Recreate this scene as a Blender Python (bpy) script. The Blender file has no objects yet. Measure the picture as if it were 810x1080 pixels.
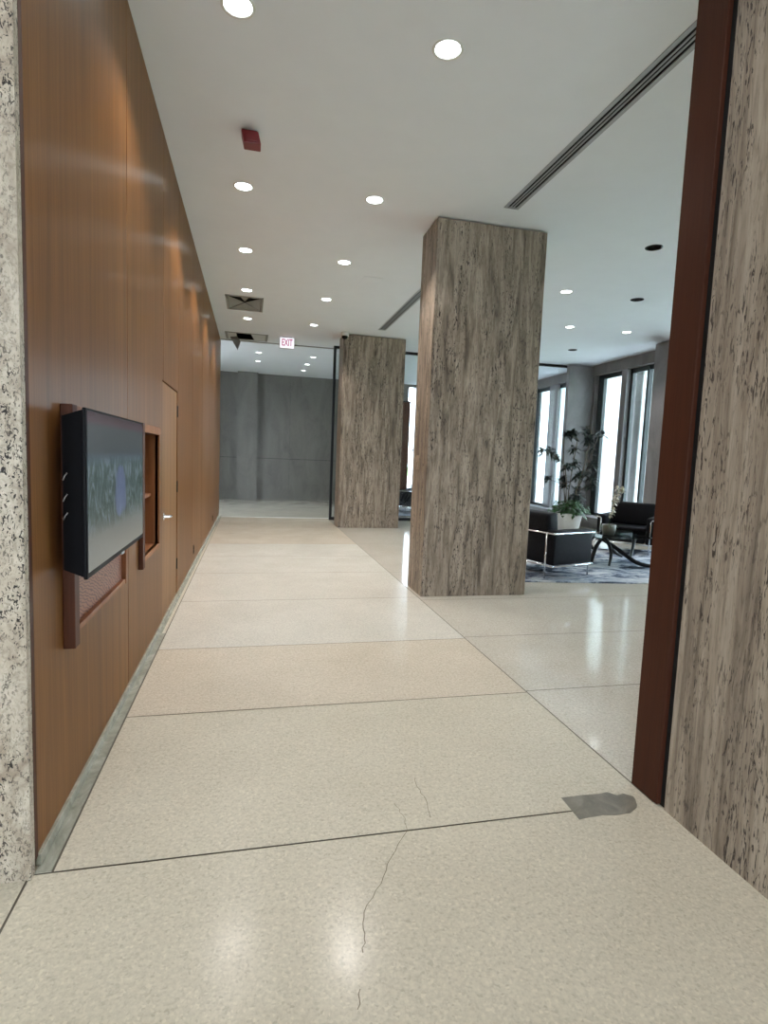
import bpy, bmesh, math, random
from mathutils import Vector, Matrix
random.seed(7)
SC = bpy.context.scene
COL = SC.collection
H = 4.01            # ceiling height
XW = -0.72          # face of the wood wall

# ------------------------------------------------------------------ materials
def nt(name):
    m = bpy.data.materials.new(name); m.use_nodes = True
    t = m.node_tree; b = t.nodes['Principled BSDF']
    return m, t, b
def setp(b, col=None, rough=None, metal=None, spec=None, coat=None):
    if col is not None: b.inputs['Base Color'].default_value = (*col, 1)
    if rough is not None: b.inputs['Roughness'].default_value = rough
    if metal is not None: b.inputs['Metallic'].default_value = metal
    if spec is not None: b.inputs['Specular IOR Level'].default_value = spec
    if coat is not None: b.inputs['Coat Weight'].default_value = coat
def s2l(r, g, b):
    f = lambda c: (c/255/12.92) if c/255 <= .04045 else ((c/255+.055)/1.055)**2.4
    return (f(r), f(g), f(b))
def coords(t, scale, world=True):
    if world:
        g = t.nodes.new('ShaderNodeNewGeometry'); out = g.outputs['Position']
    else:
        g = t.nodes.new('ShaderNodeTexCoord'); out = g.outputs['Object']
    mp = t.nodes.new('ShaderNodeMapping'); mp.inputs['Scale'].default_value = scale
    t.links.new(out, mp.inputs['Vector'])
    return mp.outputs['Vector']
def noise(t, vec, scale=1, detail=6, rough=.6, dist=0):
    n = t.nodes.new('ShaderNodeTexNoise')
    n.inputs['Scale'].default_value = scale; n.inputs['Detail'].default_value = detail
    n.inputs['Roughness'].default_value = rough; n.inputs['Distortion'].default_value = dist
    t.links.new(vec, n.inputs['Vector'])
    return n.outputs['Fac']
def ramp(t, fac, stops, interp='LINEAR'):
    r = t.nodes.new('ShaderNodeValToRGB'); e = r.color_ramp.elements
    r.color_ramp.interpolation = interp
    while len(e) < len(stops): e.new(.5)
    for k, (p, c) in enumerate(stops):
        e[k].position = p; e[k].color = (*c, 1) if len(c) == 3 else c
    t.links.new(fac, r.inputs['Fac'])
    return r.outputs['Color']
def mix(t, fac, a, b, mode='MIX'):
    m = t.nodes.new('ShaderNodeMix'); m.data_type = 'RGBA'; m.blend_type = mode
    for sock, v in ((m.inputs['Factor'], fac), (m.inputs['A'], a), (m.inputs['B'], b)):
        pass
    def put(s, v):
        if hasattr(v, 'links'): t.links.new(v, s)
        elif isinstance(v, (int, float)): s.default_value = v
        else: s.default_value = (*v, 1)
    put(m.inputs[0], fac); put(m.inputs[6], a); put(m.inputs[7], b)
    return m.outputs[2]
def bump(t, b, h, strength=.2, dist=.01):
    n = t.nodes.new('ShaderNodeBump'); n.inputs['Strength'].default_value = strength
    n.inputs['Distance'].default_value = dist
    t.links.new(h, n.inputs['Height']); t.links.new(n.outputs['Normal'], b.inputs['Normal'])
def plain(name, col, rough=.5, metal=0., spec=.5, var=.06, sc=25, coat=None):
    m, t, b = nt(name); setp(b, col, rough, metal, spec, coat)
    n = noise(t, coords(t, (1, 1, 1), False), sc, 4)
    c = ramp(t, n, [(.3, tuple(x*(1-var) for x in col)), (.7, tuple(min(1, x*(1+var)) for x in col))])
    t.links.new(c, b.inputs['Base Color'])
    return m
def emit(name, col, s):
    m, t, b = nt(name); setp(b, (0, 0, 0), .5)
    b.inputs['Emission Color'].default_value = (*col, 1); b.inputs['Emission Strength'].default_value = s
    return m

def travertine(name, light, mid, dark, pit, sx=14, sz=1.5, pit_lo=.555, psx=55, psz=13, rough=.45, gate_lo=.41):
    m, t, b = nt(name); setp(b, rough=rough, spec=.3)
    a = noise(t, coords(t, (sx, sx, sz)), 1, 5, .55, 1.0)
    base = ramp(t, a, [(.30, dark), (.46, mid), (.64, light)])
    f = noise(t, coords(t, (sx*2.6, sx*2.6, sz*4)), 1, 6, .65, 2.0)
    base = mix(t, .75, base, ramp(t, f, [(.36, (.66, .64, .61)), (.50, (.98, .98, .98)), (.66, (1.13, 1.13, 1.13))]), 'MULTIPLY')
    big = noise(t, coords(t, (2.0, 2.0, .5)), 1, 3, .5, .5)
    base = mix(t, .38, base, ramp(t, big, [(.35, (.82, .82, .83)), (.68, (1.12, 1.10, 1.07))]), 'MULTIPLY')
    p = noise(t, coords(t, (psx, psx, psz)), 1, 4, .6, 1.4)
    gate = noise(t, coords(t, (5, 5, .9)), 1, 4, .6, .8)
    pm = ramp(t, p, [(pit_lo, (0, 0, 0)), (pit_lo+.05, (1, 1, 1))])
    gm = ramp(t, gate, [(gate_lo, (.08, .08, .08)), (gate_lo+.14, (1, 1, 1))])
    pm2 = mix(t, 1, pm, gm, 'MULTIPLY')
    c = mix(t, pm2, base, pit)
    t.links.new(c, b.inputs['Base Color'])
    bump(t, b, ramp(t, pm2, [(0, (1, 1, 1)), (1, (0, 0, 0))]), .35, .004)
    return m
M = {}
M['trav'] = travertine('travertine', s2l(164, 150, 134), s2l(134, 121, 106), s2l(92, 81, 69), s2l(44, 37, 32))
M['trav_right'] = travertine('travertine_right', s2l(170, 158, 143), s2l(147, 135, 121), s2l(112, 101, 90), s2l(66, 58, 52), sx=14, sz=.7, psx=80, psz=13, pit_lo=.55)
M['trav_left'] = travertine('travertine_left', s2l(192, 182, 166), s2l(176, 164, 147), s2l(152, 138, 122), s2l(40, 34, 30), sx=12, sz=6, pit_lo=.545, psx=85, psz=48, gate_lo=.38)

def wood(name, c1, c2, c3, rough=.34, aniso=True, sy=16., sz=.45, spec=.24):
    m, t, b = nt(name); setp(b, rough=rough, spec=spec)
    a = noise(t, coords(t, (sy, sy, sz)), 1, 6, .6, .7)
    col = ramp(t, a, [(.3, c1), (.5, c2), (.7, c3)])
    g = noise(t, coords(t, (160, 160, 3.5)), 1, 4, .6, .2)
    col = mix(t, .45, col, ramp(t, g, [(.35, (.72, .68, .64)), (.6, (1.08, 1.08, 1.08))]), 'MULTIPLY')
    w = noise(t, coords(t, (1.6, 1.6, .12)), 1, 2)
    col = mix(t, .6, col, ramp(t, w, [(.35, (.86, .84, .82)), (.65, (1.12, 1.12, 1.1))]), 'MULTIPLY')
    t.links.new(col, b.inputs['Base Color'])
    if aniso:
        b.inputs['Anisotropic'].default_value = .85
        tv = t.nodes.new('ShaderNodeCombineXYZ'); tv.inputs[2].default_value = 1
        t.links.new(tv.outputs[0], b.inputs['Tangent'])
        b.inputs['Anisotropic Rotation'].default_value = 0.25
    bump(t, b, g, .04, .002)
    return m
M['wood'] = wood('walnut_panel', s2l(102, 66, 33), s2l(119, 79, 41), s2l(136, 93, 52))
M['door_wood'] = wood('door_veneer', s2l(124, 88, 52), s2l(142, 102, 62), s2l(158, 116, 74))
M['dark_wood'] = wood('dark_wood', s2l(64, 32, 16), s2l(76, 39, 20), s2l(88, 47, 26), .5, False, spec=.25)
M['jamb'] = wood('jamb_wood', s2l(58, 28, 15), s2l(65, 32, 17), s2l(71, 36, 20), .6, False, 6, .3)
M['trim_wood'] = wood('trim_wood', s2l(128, 82, 52), s2l(146, 97, 64), s2l(160, 110, 76), .45, False)
# oak with a bold figure
m, t, b = nt('red_oak'); setp(b, rough=.45)
w = t.nodes.new('ShaderNodeTexWave'); w.wave_type = 'RINGS'; w.rings_direction = 'X'
w.inputs['Scale'].default_value = 10; w.inputs['Distortion'].default_value = 8; w.inputs['Detail'].default_value = 3; w.inputs['Detail Scale'].default_value = 1.6
mp = t.nodes.new('ShaderNodeMapping'); mp.inputs['Location'].default_value = (.7, -2.1, -1.2); mp.inputs['Scale'].default_value = (1, 1, 2.4)
g = t.nodes.new('ShaderNodeNewGeometry'); t.links.new(g.outputs['Position'], mp.inputs['Vector']); t.links.new(mp.outputs['Vector'], w.inputs['Vector'])
t.links.new(ramp(t, w.outputs['Fac'], [(.05, s2l(92, 52, 38)), (.3, s2l(132, 84, 64)), (.9, s2l(146, 96, 76))]), b.inputs['Base Color'])
M['oak'] = m

def terrazzo(name, c, rough=.22, spec=.20):
    m, t, b = nt(name); setp(b, rough=rough, spec=spec)
    P = coords(t, (1, 1, 1))
    v = t.nodes.new('ShaderNodeTexVoronoi'); v.inputs['Scale'].default_value = 120; t.links.new(P, v.inputs['Vector'])
    sep = t.nodes.new('ShaderNodeSeparateColor'); t.links.new(v.outputs['Color'], sep.inputs[0])
    chip = ramp(t, sep.outputs[0], [(.0, tuple(x*.66 for x in c)), (.10, tuple(x*.86 for x in c)), (.5, c), (.88, tuple(min(1, x*1.10) for x in c)), (1, tuple(min(1, x*1.30) for x in c))])
    n = noise(t, P, 60, 4, .65)
    col = mix(t, .55, chip, ramp(t, n, [(.32, tuple(x*.78 for x in c)), (.5, c), (.68, tuple(min(1, x*1.14) for x in c))]))
    big = noise(t, P, 1.6, 5, .6)
    col = mix(t, .7, col, ramp(t, big, [(.3, (.90, .895, .88)), (.7, (1.05, 1.05, 1.05))]), 'MULTIPLY')
    t.links.new(col, b.inputs['Base Color'])
    rn = noise(t, P, 2.5, 5)
    t.links.new(ramp(t, rn, [(.3, (rough*.8,)*3), (.7, (rough*1.18,)*3)]), b.inputs['Roughness'])
    bump(t, b, noise(t, P, 3.0, 2), .05, .01)
    return m
M['floor'] = terrazzo('terrazzo', s2l(197, 190, 172))
M['floor_tan'] = terrazzo('terrazzo_tan', s2l(199, 189, 171))
M['floor_pale'] = terrazzo('terrazzo_pale', s2l(202, 198, 186))
M['floor_side'] = terrazzo('terrazzo_side', s2l(196, 190, 176), .10, .45)
M['joint'] = plain('floor_joint', s2l(92, 86, 74), .7)
M['crack'] = plain('floor_crack', s2l(104, 94, 78), .9)
m, t, b = nt('floor_patch'); setp(b, rough=.35)
n = noise(t, coords(t, (1, 1, 1)), 9, 6, .65, 1.5)
t.links.new(ramp(t, n, [(.3, s2l(104, 100, 90)), (.55, s2l(124, 119, 107)), (.8, s2l(150, 145, 132))]), b.inputs['Base Color']); M['patch'] = m
m, t, b = nt('green_marble'); setp(b, rough=.25)
n = noise(t, coords(t, (1, .6, 1)), 7, 8, .7, 2)
t.links.new(ramp(t, n, [(.3, s2l(130, 131, 118)), (.5, s2l(153, 153, 140)), (.7, s2l(178, 176, 162))]), b.inputs['Base Color']); M['marble'] = m
M['ceiling'] = plain('ceiling_paint', s2l(227, 230, 234), .85, var=.015, sc=3)
M['white_metal'] = plain('white_metal', s2l(205, 203, 196), .4)
M['grille'] = plain('grille_metal', s2l(150, 148, 142), .45)
M['alu'] = plain('brushed_aluminium', s2l(158, 160, 162), .45, .0)
M['black'] = plain('black_recess', (.006, .006, .006), .8)
M['frame_black'] = plain('dark_bronze', (.014, .015, .016), .55, spec=.25)
M['winframe'] = plain('window_frame', (.035, .045, .047), .4)
M['chrome'] = plain('chrome', (.82, .83, .84), .12, 1., var=.02)
M['brass'] = plain('copper_switch', s2l(150, 132, 112), .4, .2)
M['red'] = plain('dark_red_plastic', s2l(112, 20, 26), .4)
M['plastic'] = plain('black_plastic', (.006, .006, .007), .5, spec=.08)
M['leather'] = plain('black_leather', (.007, .008, .011), .5, spec=.14, var=.3, sc=40)
M['wall'] = plain('plaster', s2l(176, 168, 158), .8, var=.03)
def stone(name, c, rough):
    m, t, b = nt(name); setp(b, rough=rough, spec=.45)
    n = noise(t, coords(t, (2.2, 2.2, .9)), 1, 8, .65, .8)
    f = noise(t, coords(t, (40, 40, 18)), 1, 4)
    col = ramp(t, n, [(.3, tuple(x*.78 for x in c)), (.5, c), (.72, tuple(x*1.18 for x in c))])
    col = mix(t, .3, col, ramp(t, f, [(.3, (.75, .75, .75)), (.7, (1.1, 1.1, 1.1))]), 'MULTIPLY')
    t.links.new(col, b.inputs['Base Color']); return m
M['stone'] = stone('grey_stone', s2l(104, 102, 96), .3)
M['concrete'] = stone('concrete', s2l(128, 124, 124), .55)
M['lintel'] = stone('dark_concrete', s2l(112, 106, 101), .6)
M['fin'] = stone('outdoor_concrete', s2l(226, 229, 229), .8)
M['lens'] = emit('lamp_lens', (.93, 1., 1.), 14)
M['off'] = plain('unlit_reflector', (.06, .062, .058), .25, .7)
M['exit_white'] = emit('exit_face', (.95, .93, 1), 1.1)
M['exit_red'] = emit('exit_letters', (.55, .02, .16), .75)
m = bpy.data.materials.new('clear_glass'); m.use_nodes = True; t = m.node_tree; t.nodes.clear()
o = t.nodes.new('ShaderNodeOutputMaterial'); tr = t.nodes.new('ShaderNodeBsdfTransparent'); gl = t.nodes.new('ShaderNodeBsdfGlossy'); mx = t.nodes.new('ShaderNodeMixShader'); lw = t.nodes.new('ShaderNodeLayerWeight'); fr = t.nodes.new('ShaderNodeMapRange')
lw.inputs['Blend'].default_value = .15; t.links.new(lw.outputs['Facing'], fr.inputs['Value']); fr.inputs['To Min'].default_value = .04; fr.inputs['To Max'].default_value = .75; tr.inputs['Color'].default_value = (.95, .975, .985, 1); gl.inputs['Roughness'].default_value = .02
t.links.new(fr.outputs[0], mx.inputs[0]); t.links.new(tr.outputs[0], mx.inputs[1]); t.links.new(gl.outputs[0], mx.inputs[2]); t.links.new(mx.outputs[0], o.inputs[0]); M['glass'] = m
m = m.copy(); m.name = 'table_glass'; m.node_tree.nodes['Transparent BSDF'].inputs['Color'].default_value = (.55, .62, .62, 1); m.node_tree.nodes['Map Range'].inputs['To Min'].default_value = .08; M['tglass'] = m
# rug
m, t, b = nt('rug'); setp(b, rough=.95, spec=.1)
n = noise(t, coords(t, (1.6, 3.4, 1)), 1, 9, .72, 1.2); n2 = noise(t, coords(t, (1, 1, 1)), 60, 3)
c = ramp(t, n, [(.34, s2l(40, 46, 58)), (.44, s2l(84, 94, 110)), (.51, s2l(158, 165, 175)), (.62, s2l(206, 208, 208))])
t.links.new(mix(t, .5, c, ramp(t, n2, [(.3, (.7, .7, .7)), (.7, (1.15, 1.15, 1.15))]), 'MULTIPLY'), b.inputs['Base Color']); bump(t, b, n2, .5, .01); M['rug'] = m
m, t, b = nt('leaf_dark'); setp(b, rough=.4)
n = noise(t, coords(t, (1, 1, 1)), 14, 3)
t.links.new(ramp(t, n, [(.3, s2l(14, 26, 22)), (.6, s2l(28, 44, 34)), (.8, s2l(60, 84, 62))]), b.inputs['Base Color']); M['leaf'] = m
m, t, b = nt('leaf_ivy'); setp(b, rough=.45)
n = noise(t, coords(t, (1, 1, 1)), 16, 3)
t.links.new(ramp(t, n, [(.3, s2l(30, 58, 30)), (.6, s2l(58, 96, 52)), (.8, s2l(100, 132, 84))]), b.inputs['Base Color']); M['ivy'] = m
M['bark'] = plain('bark', s2l(92, 84, 70), .8)
M['soil'] = plain('soil', s2l(48, 38, 30), .9, var=.3, sc=60)
M['pot'] = plain('pale_pot', s2l(212, 215, 216), .5)
M['petal'] = plain('petal', s2l(226, 222, 210), .6)
M['vase'] = plain('grey_vase', s2l(120, 120, 112), .3)
M['acrylic'] = M['tglass']
M['lawn'] = plain('lawn', s2l(112, 158, 78), .9, var=.2, sc=6)
M['paving'] = plain('paving', s2l(226, 228, 230), .9)  # kept very pale so the outdoor ground bounces daylight indoors
# lit television picture: cool grey lobby view with foliage and a pale blue shape
m, t, b = nt('screen_picture'); setp(b, (.004, .004, .005), .2, spec=.16)
g = t.nodes.new('ShaderNodeTexCoord'); sx = t.nodes.new('ShaderNodeSeparateXYZ'); t.links.new(g.outputs['Object'], sx.inputs[0])
def mth(op, a, bb):
    n = t.nodes.new('ShaderNodeMath'); n.operation = op
    for s, v in ((n.inputs[0], a), (n.inputs[1], bb)):
        if hasattr(v, 'links'): t.links.new(v, s)
        else: s.default_value = v
    return n.outputs[0]
U = mth('ADD', mth('DIVIDE', sx.outputs['Y'], 1.1), .5); Vv = mth('ADD', mth('DIVIDE', sx.outputs['Z'], .62), .5)
back = ramp(t, Vv, [(0, s2l(122, 128, 124)), (.22, s2l(112, 120, 118)), (.30, s2l(92, 106, 108)), (.70, s2l(84, 102, 116)), (.76, s2l(72, 80, 86)), (.92, s2l(76, 82, 84)), (.955, s2l(88, 70, 78)), (1, s2l(70, 52, 58))])
mp = t.nodes.new('ShaderNodeMapping'); t.links.new(g.outputs['Object'], mp.inputs['Vector']); mp.inputs['Scale'].default_value = (10, 9, 6)
fo = noise(t, mp.outputs['Vector'], 1.3, 8, .7, 1.5)
folc = ramp(t, fo, [(.36, s2l(40, 62, 52)), (.5, s2l(74, 96, 92)), (.62, s2l(124, 140, 152))])
band = ramp(t, Vv, [(.20, (0, 0, 0)), (.32, (.8, .8, .8)), (.66, (.8, .8, .8)), (.74, (0, 0, 0))])
pic = mix(t, band, back, folc)
du = mth('DIVIDE', mth('SUBTRACT', U, .50), .11); dv = mth('DIVIDE', mth('SUBTRACT', Vv, .47), .20)
r2 = mth('ADD', mth('MULTIPLY', mth('SUBTRACT', noise(t, mp.outputs['Vector'], .9, 4), .5), 1.6), mth('ADD', mth('MULTIPLY', du, du), mth('MULTIPLY', mth('MULTIPLY', dv, dv), mth('MULTIPLY', dv, dv))))
blob = ramp(t, r2, [(.45, (.75, .75, .75)), (1.1, (0, 0, 0))])
pic = mix(t, blob, pic, s2l(104, 118, 158))
t.links.new(pic, b.inputs['Emission Color']); b.inputs['Emission Strength'].default_value = .62; M['screen'] = m

# ------------------------------------------------------------------ mesh helpers
class MB:
    def __init__(s): s.bm = bmesh.new(); s.mi = 0
    def _tag(s, faces, smooth=False):
        for f in faces: f.material_index = s.mi; f.smooth = smooth
    def box(s, x0, x1, y0, y1, z0, z1, bev=0, seg=2, mat=None, sub=0):
        r = bmesh.ops.create_cube(s.bm, size=1)
        vs = r['verts']
        for v in vs:
            v.co = Vector(((x0+x1)/2+v.co.x*(x1-x0), (y0+y1)/2+v.co.y*(y1-y0), (z0+z1)/2+v.co.z*(z1-z0)))
        fs = list({f for v in vs for f in v.link_faces})
        if bev:
            es = list({e for v in vs for e in v.link_edges})
            r = bmesh.ops.bevel(s.bm, geom=es, offset=bev, segments=seg, affect='EDGES', profile=.5)
            fs = list({f for f in r['faces']} | {f for v in r['verts'] for f in v.link_faces})
        if mat is not None:
            for v in {v for f in fs for v in f.verts}: v.co = mat @ v.co
        s._tag(fs, bool(bev) and seg > 2)
        return s
    def quad(s, pts):
        f = s.bm.faces.new([s.bm.verts.new(p) for p in pts]); f.material_index = s.mi; return s
    def prism(s, pts, z0, z1):
        a = [s.bm.verts.new((x, y, z0)) for x, y in pts]; b2 = [s.bm.verts.new((x, y, z1)) for x, y in pts]
        n = len(pts); fs = [s.bm.faces.new(list(reversed(a))), s.bm.faces.new(b2)]
        for k in range(n): fs.append(s.bm.faces.new((a[k], a[(k+1) % n], b2[(k+1) % n], b2[k])))
        s._tag(fs); return s
    def lathe(s, c, prof, n=32, axis='Z', smooth=True):
        rings = []
        for r, z in prof:
            ring = []
            for k in range(n):
                a = 2*math.pi*k/n
                p = (r*math.cos(a), r*math.sin(a), z)
                if axis == 'X': p = (p[2], p[0], p[1])
                if axis == 'Y': p = (p[0], p[2], p[1])
                ring.append(s.bm.verts.new(Vector(c)+Vector(p)))
            rings.append(ring)
        fs = []
        for i in range(len(rings)-1):
            for k in range(n):
                fs.append(s.bm.faces.new((rings[i][k], rings[i][(k+1) % n], rings[i+1][(k+1) % n], rings[i+1][k])))
        for ring, (r, z) in ((rings[0], prof[0]), (rings[-1], prof[-1])):
            if r > 1e-6 and getattr(s, 'caps', True): fs.append(s.bm.faces.new(ring))
        s._tag(fs, smooth); return s
    def tube(s, pts, rad, n=10):
        pts = [Vector(p) for p in pts]
        if not isinstance(rad, (list, tuple)): rad = [rad]*len(pts)
        rings = []; up = Vector((.13, .31, .94)).normalized()
        for i, p in enumerate(pts):
            d = (pts[min(i+1, len(pts)-1)]-pts[max(i-1, 0)]).normalized()
            u = d.cross(up)
            if u.length < .05: u = d.cross(Vector((1, 0, 0)))
            u.normalize(); w = d.cross(u)
            rings.append([s.bm.verts.new(p+rad[i]*(u*math.cos(2*math.pi*k/n)+w*math.sin(2*math.pi*k/n))) for k in range(n)])
        fs = []
        for i in range(len(rings)-1):
            for k in range(n): fs.append(s.bm.faces.new((rings[i][k], rings[i][(k+1) % n], rings[i+1][(k+1) % n], rings[i+1][k])))
        fs += [s.bm.faces.new(rings[0]), s.bm.faces.new(rings[-1])]
        s._tag(fs, True); return s
    def leaf(s, p, d, length, width, droop=.25, nrm=None):
        d = Vector(d).normalized(); side = d.cross(Vector((0, 0, 1)))
        if side.length < .05: side = d.cross(Vector((0, 1, 0)))
        side.normalize(); up = side.cross(d)
        prev = None; fs = []
        for i, (tt, w) in enumerate(((0, .12), (.25, .8), (.55, 1), (.8, .6), (1, .04))):
            c = Vector(p)+d*length*tt-Vector((0, 0, 1))*droop*length*tt*tt
            ww = side*width*w*.5
            row = [s.bm.verts.new(c-ww+up*width*.12*w), s.bm.verts.new(c), s.bm.verts.new(c+ww+up*width*.12*w)]
            if prev:
                fs.append(s.bm.faces.new((prev[0], prev[1], row[1], row[0]))); fs.append(s.bm.faces.new((prev[1], prev[2], row[2], row[1])))
            prev = row
        s._tag(fs, True); return s
    def build(s, name, mats, parent=None, origin=None, recalc=True):
        if recalc: bmesh.ops.recalc_face_normals(s.bm, faces=s.bm.faces)
        me = bpy.data.meshes.new(name)
        if origin is not None:
            for v in s.bm.verts: v.co -= Vector(origin)
        s.bm.to_mesh(me); s.bm.free()
        for m in (mats if isinstance(mats, (list, tuple)) else [mats]): me.materials.append(m)
        o = bpy.data.objects.new(name, me); COL.objects.link(o)
        if origin is not None: o.location = origin
        if parent: o.parent = parent
        return o
def tag(o, label=None, cat=None, group=None, kind=None):
    if label: o['label'] = label
    if cat: o['category'] = cat
    if group: o['group'] = group
    if kind: o['kind'] = kind
    return o
def empty(name, loc, label, cat, group=None, rz=0):
    o = bpy.data.objects.new(name, None); COL.objects.link(o); o.location = loc; o.rotation_euler = (0, 0, rz)
    o.empty_display_size = .1
    return tag(o, label, cat, group)
def struct(mb, name, mats, label=None, cat=None, recalc=True):
    o = mb.build(name, mats, recalc=recalc); tag(o, label, cat, kind='structure'); return o
def dup(root, loc, rz, label, group=None):
    r = root.copy(); COL.objects.link(r); r.location = loc; r.rotation_euler = (0, 0, rz); r['label'] = label
    if group: r['group'] = group
    for ch in list(root.children):
        c = ch.copy(); COL.objects.link(c); c.parent = r
        for g2 in list(ch.children):
            d = g2.copy(); COL.objects.link(d); d.parent = c
    return r
# world-space parts placed under an Empty at P
def part(mb, name, mats, root):
    return mb.build(name, mats, root, None) if root.location.length == 0 else _part(mb, name, mats, root)
def _part(mb, name, mats, root):
    for v in mb.bm.verts: v.co -= root.location
    return mb.build(name, mats, root)

# ------------------------------------------------------------------ floor (terrazzo slabs with fine joints, cracks inlaid)
FM = [M['floor'], M['floor_tan'], M['floor_pale'], M['floor_side'], M['joint'], M['crack']]
f = MB(); j = .004
XJ0, XJ1 = -0.66, 1.795
def slabs(x0, x1, ys, tones):
    for k in range(len(ys)-1):
        f.mi = tones[k]
        f.quad([(x0+j, ys[k]+j, 0), (x1-j, ys[k]+j, 0), (x1-j, ys[k+1]-j, 0), (x0+j, ys[k+1]-j, 0)])
ys = [2.058, 3.26, 4.372, 5.783, 7.137, 8.31, 9.475, 10.65, 11.7, 13.43, 16.0, 19.2]
slabs(XJ0, XJ1, ys, [0, 1, 2, 2, 2, 2, 1, 1, 1, 3, 3])
slabs(XJ1, 9.0, [2.058, 3.28, 4.405, 5.66, 7.1, 9.5, 11.7, 13.43, 16.0, 19.2], [3]*9)
slabs(-3.2, XJ0, [11.7, 13.43, 16.0, 19.2], [3, 3, 3])
slabs(-.73, 9.0, [-4.8, 2.058], [0]); slabs(-3.2, -.73, [-4.8, 2.058], [0]); slabs(-3.2, XJ0, [2.058, 11.7], [0])
f.mi = 4; f.quad([(-3.2, -4.8, -.004), (9, -4.8, -.004), (9, 19.2, -.004), (-3.2, 19.2, -.004)])
f.mi = 0; f.quad([(1.66, 2.04, .0004), (1.789, 2.04, .0004), (1.789, 2.08, .0004), (1.66, 2.08, .0004)])
f.mi = 5
def crack(pts, w):
    for (a, b2) in zip(pts, pts[1:]):
        f.quad([(a[0]-w, a[1], .0006), (a[0]+w, a[1], .0006), (b2[0]+w, b2[1], .0006), (b2[0]-w, b2[1], .0006)])
def jag(pts, n=4, a=.006):
    out = []
    for p, q in zip(pts, pts[1:]):
        for k in range(n):
            u = k/n; out.append((p[0]+(q[0]-p[0])*u+(random.uniform(-a, a) if k else 0), p[1]+(q[1]-p[1])*u))
    return out+[pts[-1]]
crack(jag([(.639, 2.056), (.536, 1.916), (.472, 1.798), (.388, 1.686), (.374, 1.601), (.355, 1.535)]), .0014)
crack(jag([(.325, 1.422), (.306, 1.364)]), .0014)
crack(jag([(.640, 2.062), (.648, 2.155), (.633, 2.244)]), .0008)
crack(jag([(.78, 2.42), (.767, 2.344), (.778, 2.247), (.758, 2.117)]), .0011)
struct(f, 'floor', FM, 'polished beige terrazzo floor of long slabs with thin grey joints', 'floor', recalc=False)
p = MB()
pp = [(1.391, 2.154), (1.385, 1.999), (1.43, 2.004), (1.507, 2.008), (1.56, 1.998), (1.637, 2.001), (1.69, 2.03), (1.705, 2.047), (1.725, 2.085), (1.731, 2.107), (1.70, 2.135), (1.66, 2.128), (1.63, 2.158), (1.58, 2.152), (1.50, 2.156)]
p.prism(pp, -.002, .0012)
struct(p, 'trim_1', M['patch'], 'grey ragged cement patch set in the floor by the right jamb', 'floor patch')
p = MB(); p.mi = 0
p.box(XW+.002, XJ0-.004, 2.064, 4.77, -.01, .0015).box(XW+.002, -.690, 4.77, 13.55, -.01, .0015)
struct(p, 'trim_2', M['marble'], 'green grey marble border strip along the wood wall', 'floor border')
p = MB().box(XW-.03, -.706, 2.1, 13.55, 0, .045, .003)
struct(p, 'baseboard_left', M['marble'], 'low green grey marble base under the wood wall', 'baseboard')

# ------------------------------------------------------------------ ceiling with holes for everything recessed
LIT = [(-.117, 3.56), (1.131, 3.545), (-.117, 5.79), (1.131, 5.67), (-.117, 7.53), (1.131, 7.54), (-.117, 9.31), (1.131, 9.36), (-.117, 11.22), (1.131, 11.25),
       (4.416, 7.65), (5.609, 9.51), (6.765, 9.47), (.134, 14.83), (.125, 16.19), (1.508, 14.88), (1.467, 16.11), (1.47, 17.33)]
OFF = [(4.426, 5.82), (5.578, 7.62), (6.775, 11.31)]
SLOTS = [(2.382, 2.538, 2.25, 5.42), (2.378, 2.536, 6.45, 11.13)]
V1 = (-.46, .148, 9.66, 10.60); V2 = (-.59, .30, 12.55, 13.30)
c = bmesh.new(); edges = []
def loop(pts):
    vs = [c.verts.new((x, y, H)) for x, y in pts]
    for k in range(len(vs)): edges.append(c.edges.new((vs[k], vs[(k+1) % len(vs)])))
loop([(-3.2, -4.8), (9, -4.8), (9, 19.2), (-3.2, 19.2)])
for (x, y) in LIT+OFF: loop([(x+.083*math.cos(2*math.pi*k/24), y+.083*math.sin(2*math.pi*k/24)) for k in range(24)])
for a in SLOTS+[V1, V2]: loop([(a[0]+.004, a[2]+.004), (a[1]-.004, a[2]+.004), (a[1]-.004, a[3]-.004), (a[0]+.004, a[3]-.004)])
bmesh.ops.triangle_fill(c, edges=edges, use_beauty=True, use_dissolve=False, normal=(0, 0, -1))
me = bpy.data.meshes.new('ceiling'); c.to_mesh(me); c.free(); me.materials.append(M['ceiling'])
o = bpy.data.objects.new('ceiling', me); COL.objects.link(o); tag(o, 'flat pale grey painted ceiling with recessed downlights', 'ceiling', kind='structure')
struct(MB().box(-3.4, 9.1, -5, 19.4, 4.62, 4.8).box(-3.4, -3.2, -5, 19.4, H+.002, 4.62).box(8.95, 9.1, -5, 19.4, H+.002, 4.62).box(-3.2, 8.95, -5, -4.8, H+.002, 4.62).box(-3.2, 8.95, 19.0, 19.4, H+.002, 4.62), 'ceiling_sky_block', M['black'], 'black cover added unseen above the ceiling to block sky light', 'ceiling')  # added so sky light cannot leak through the ceiling holes

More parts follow.
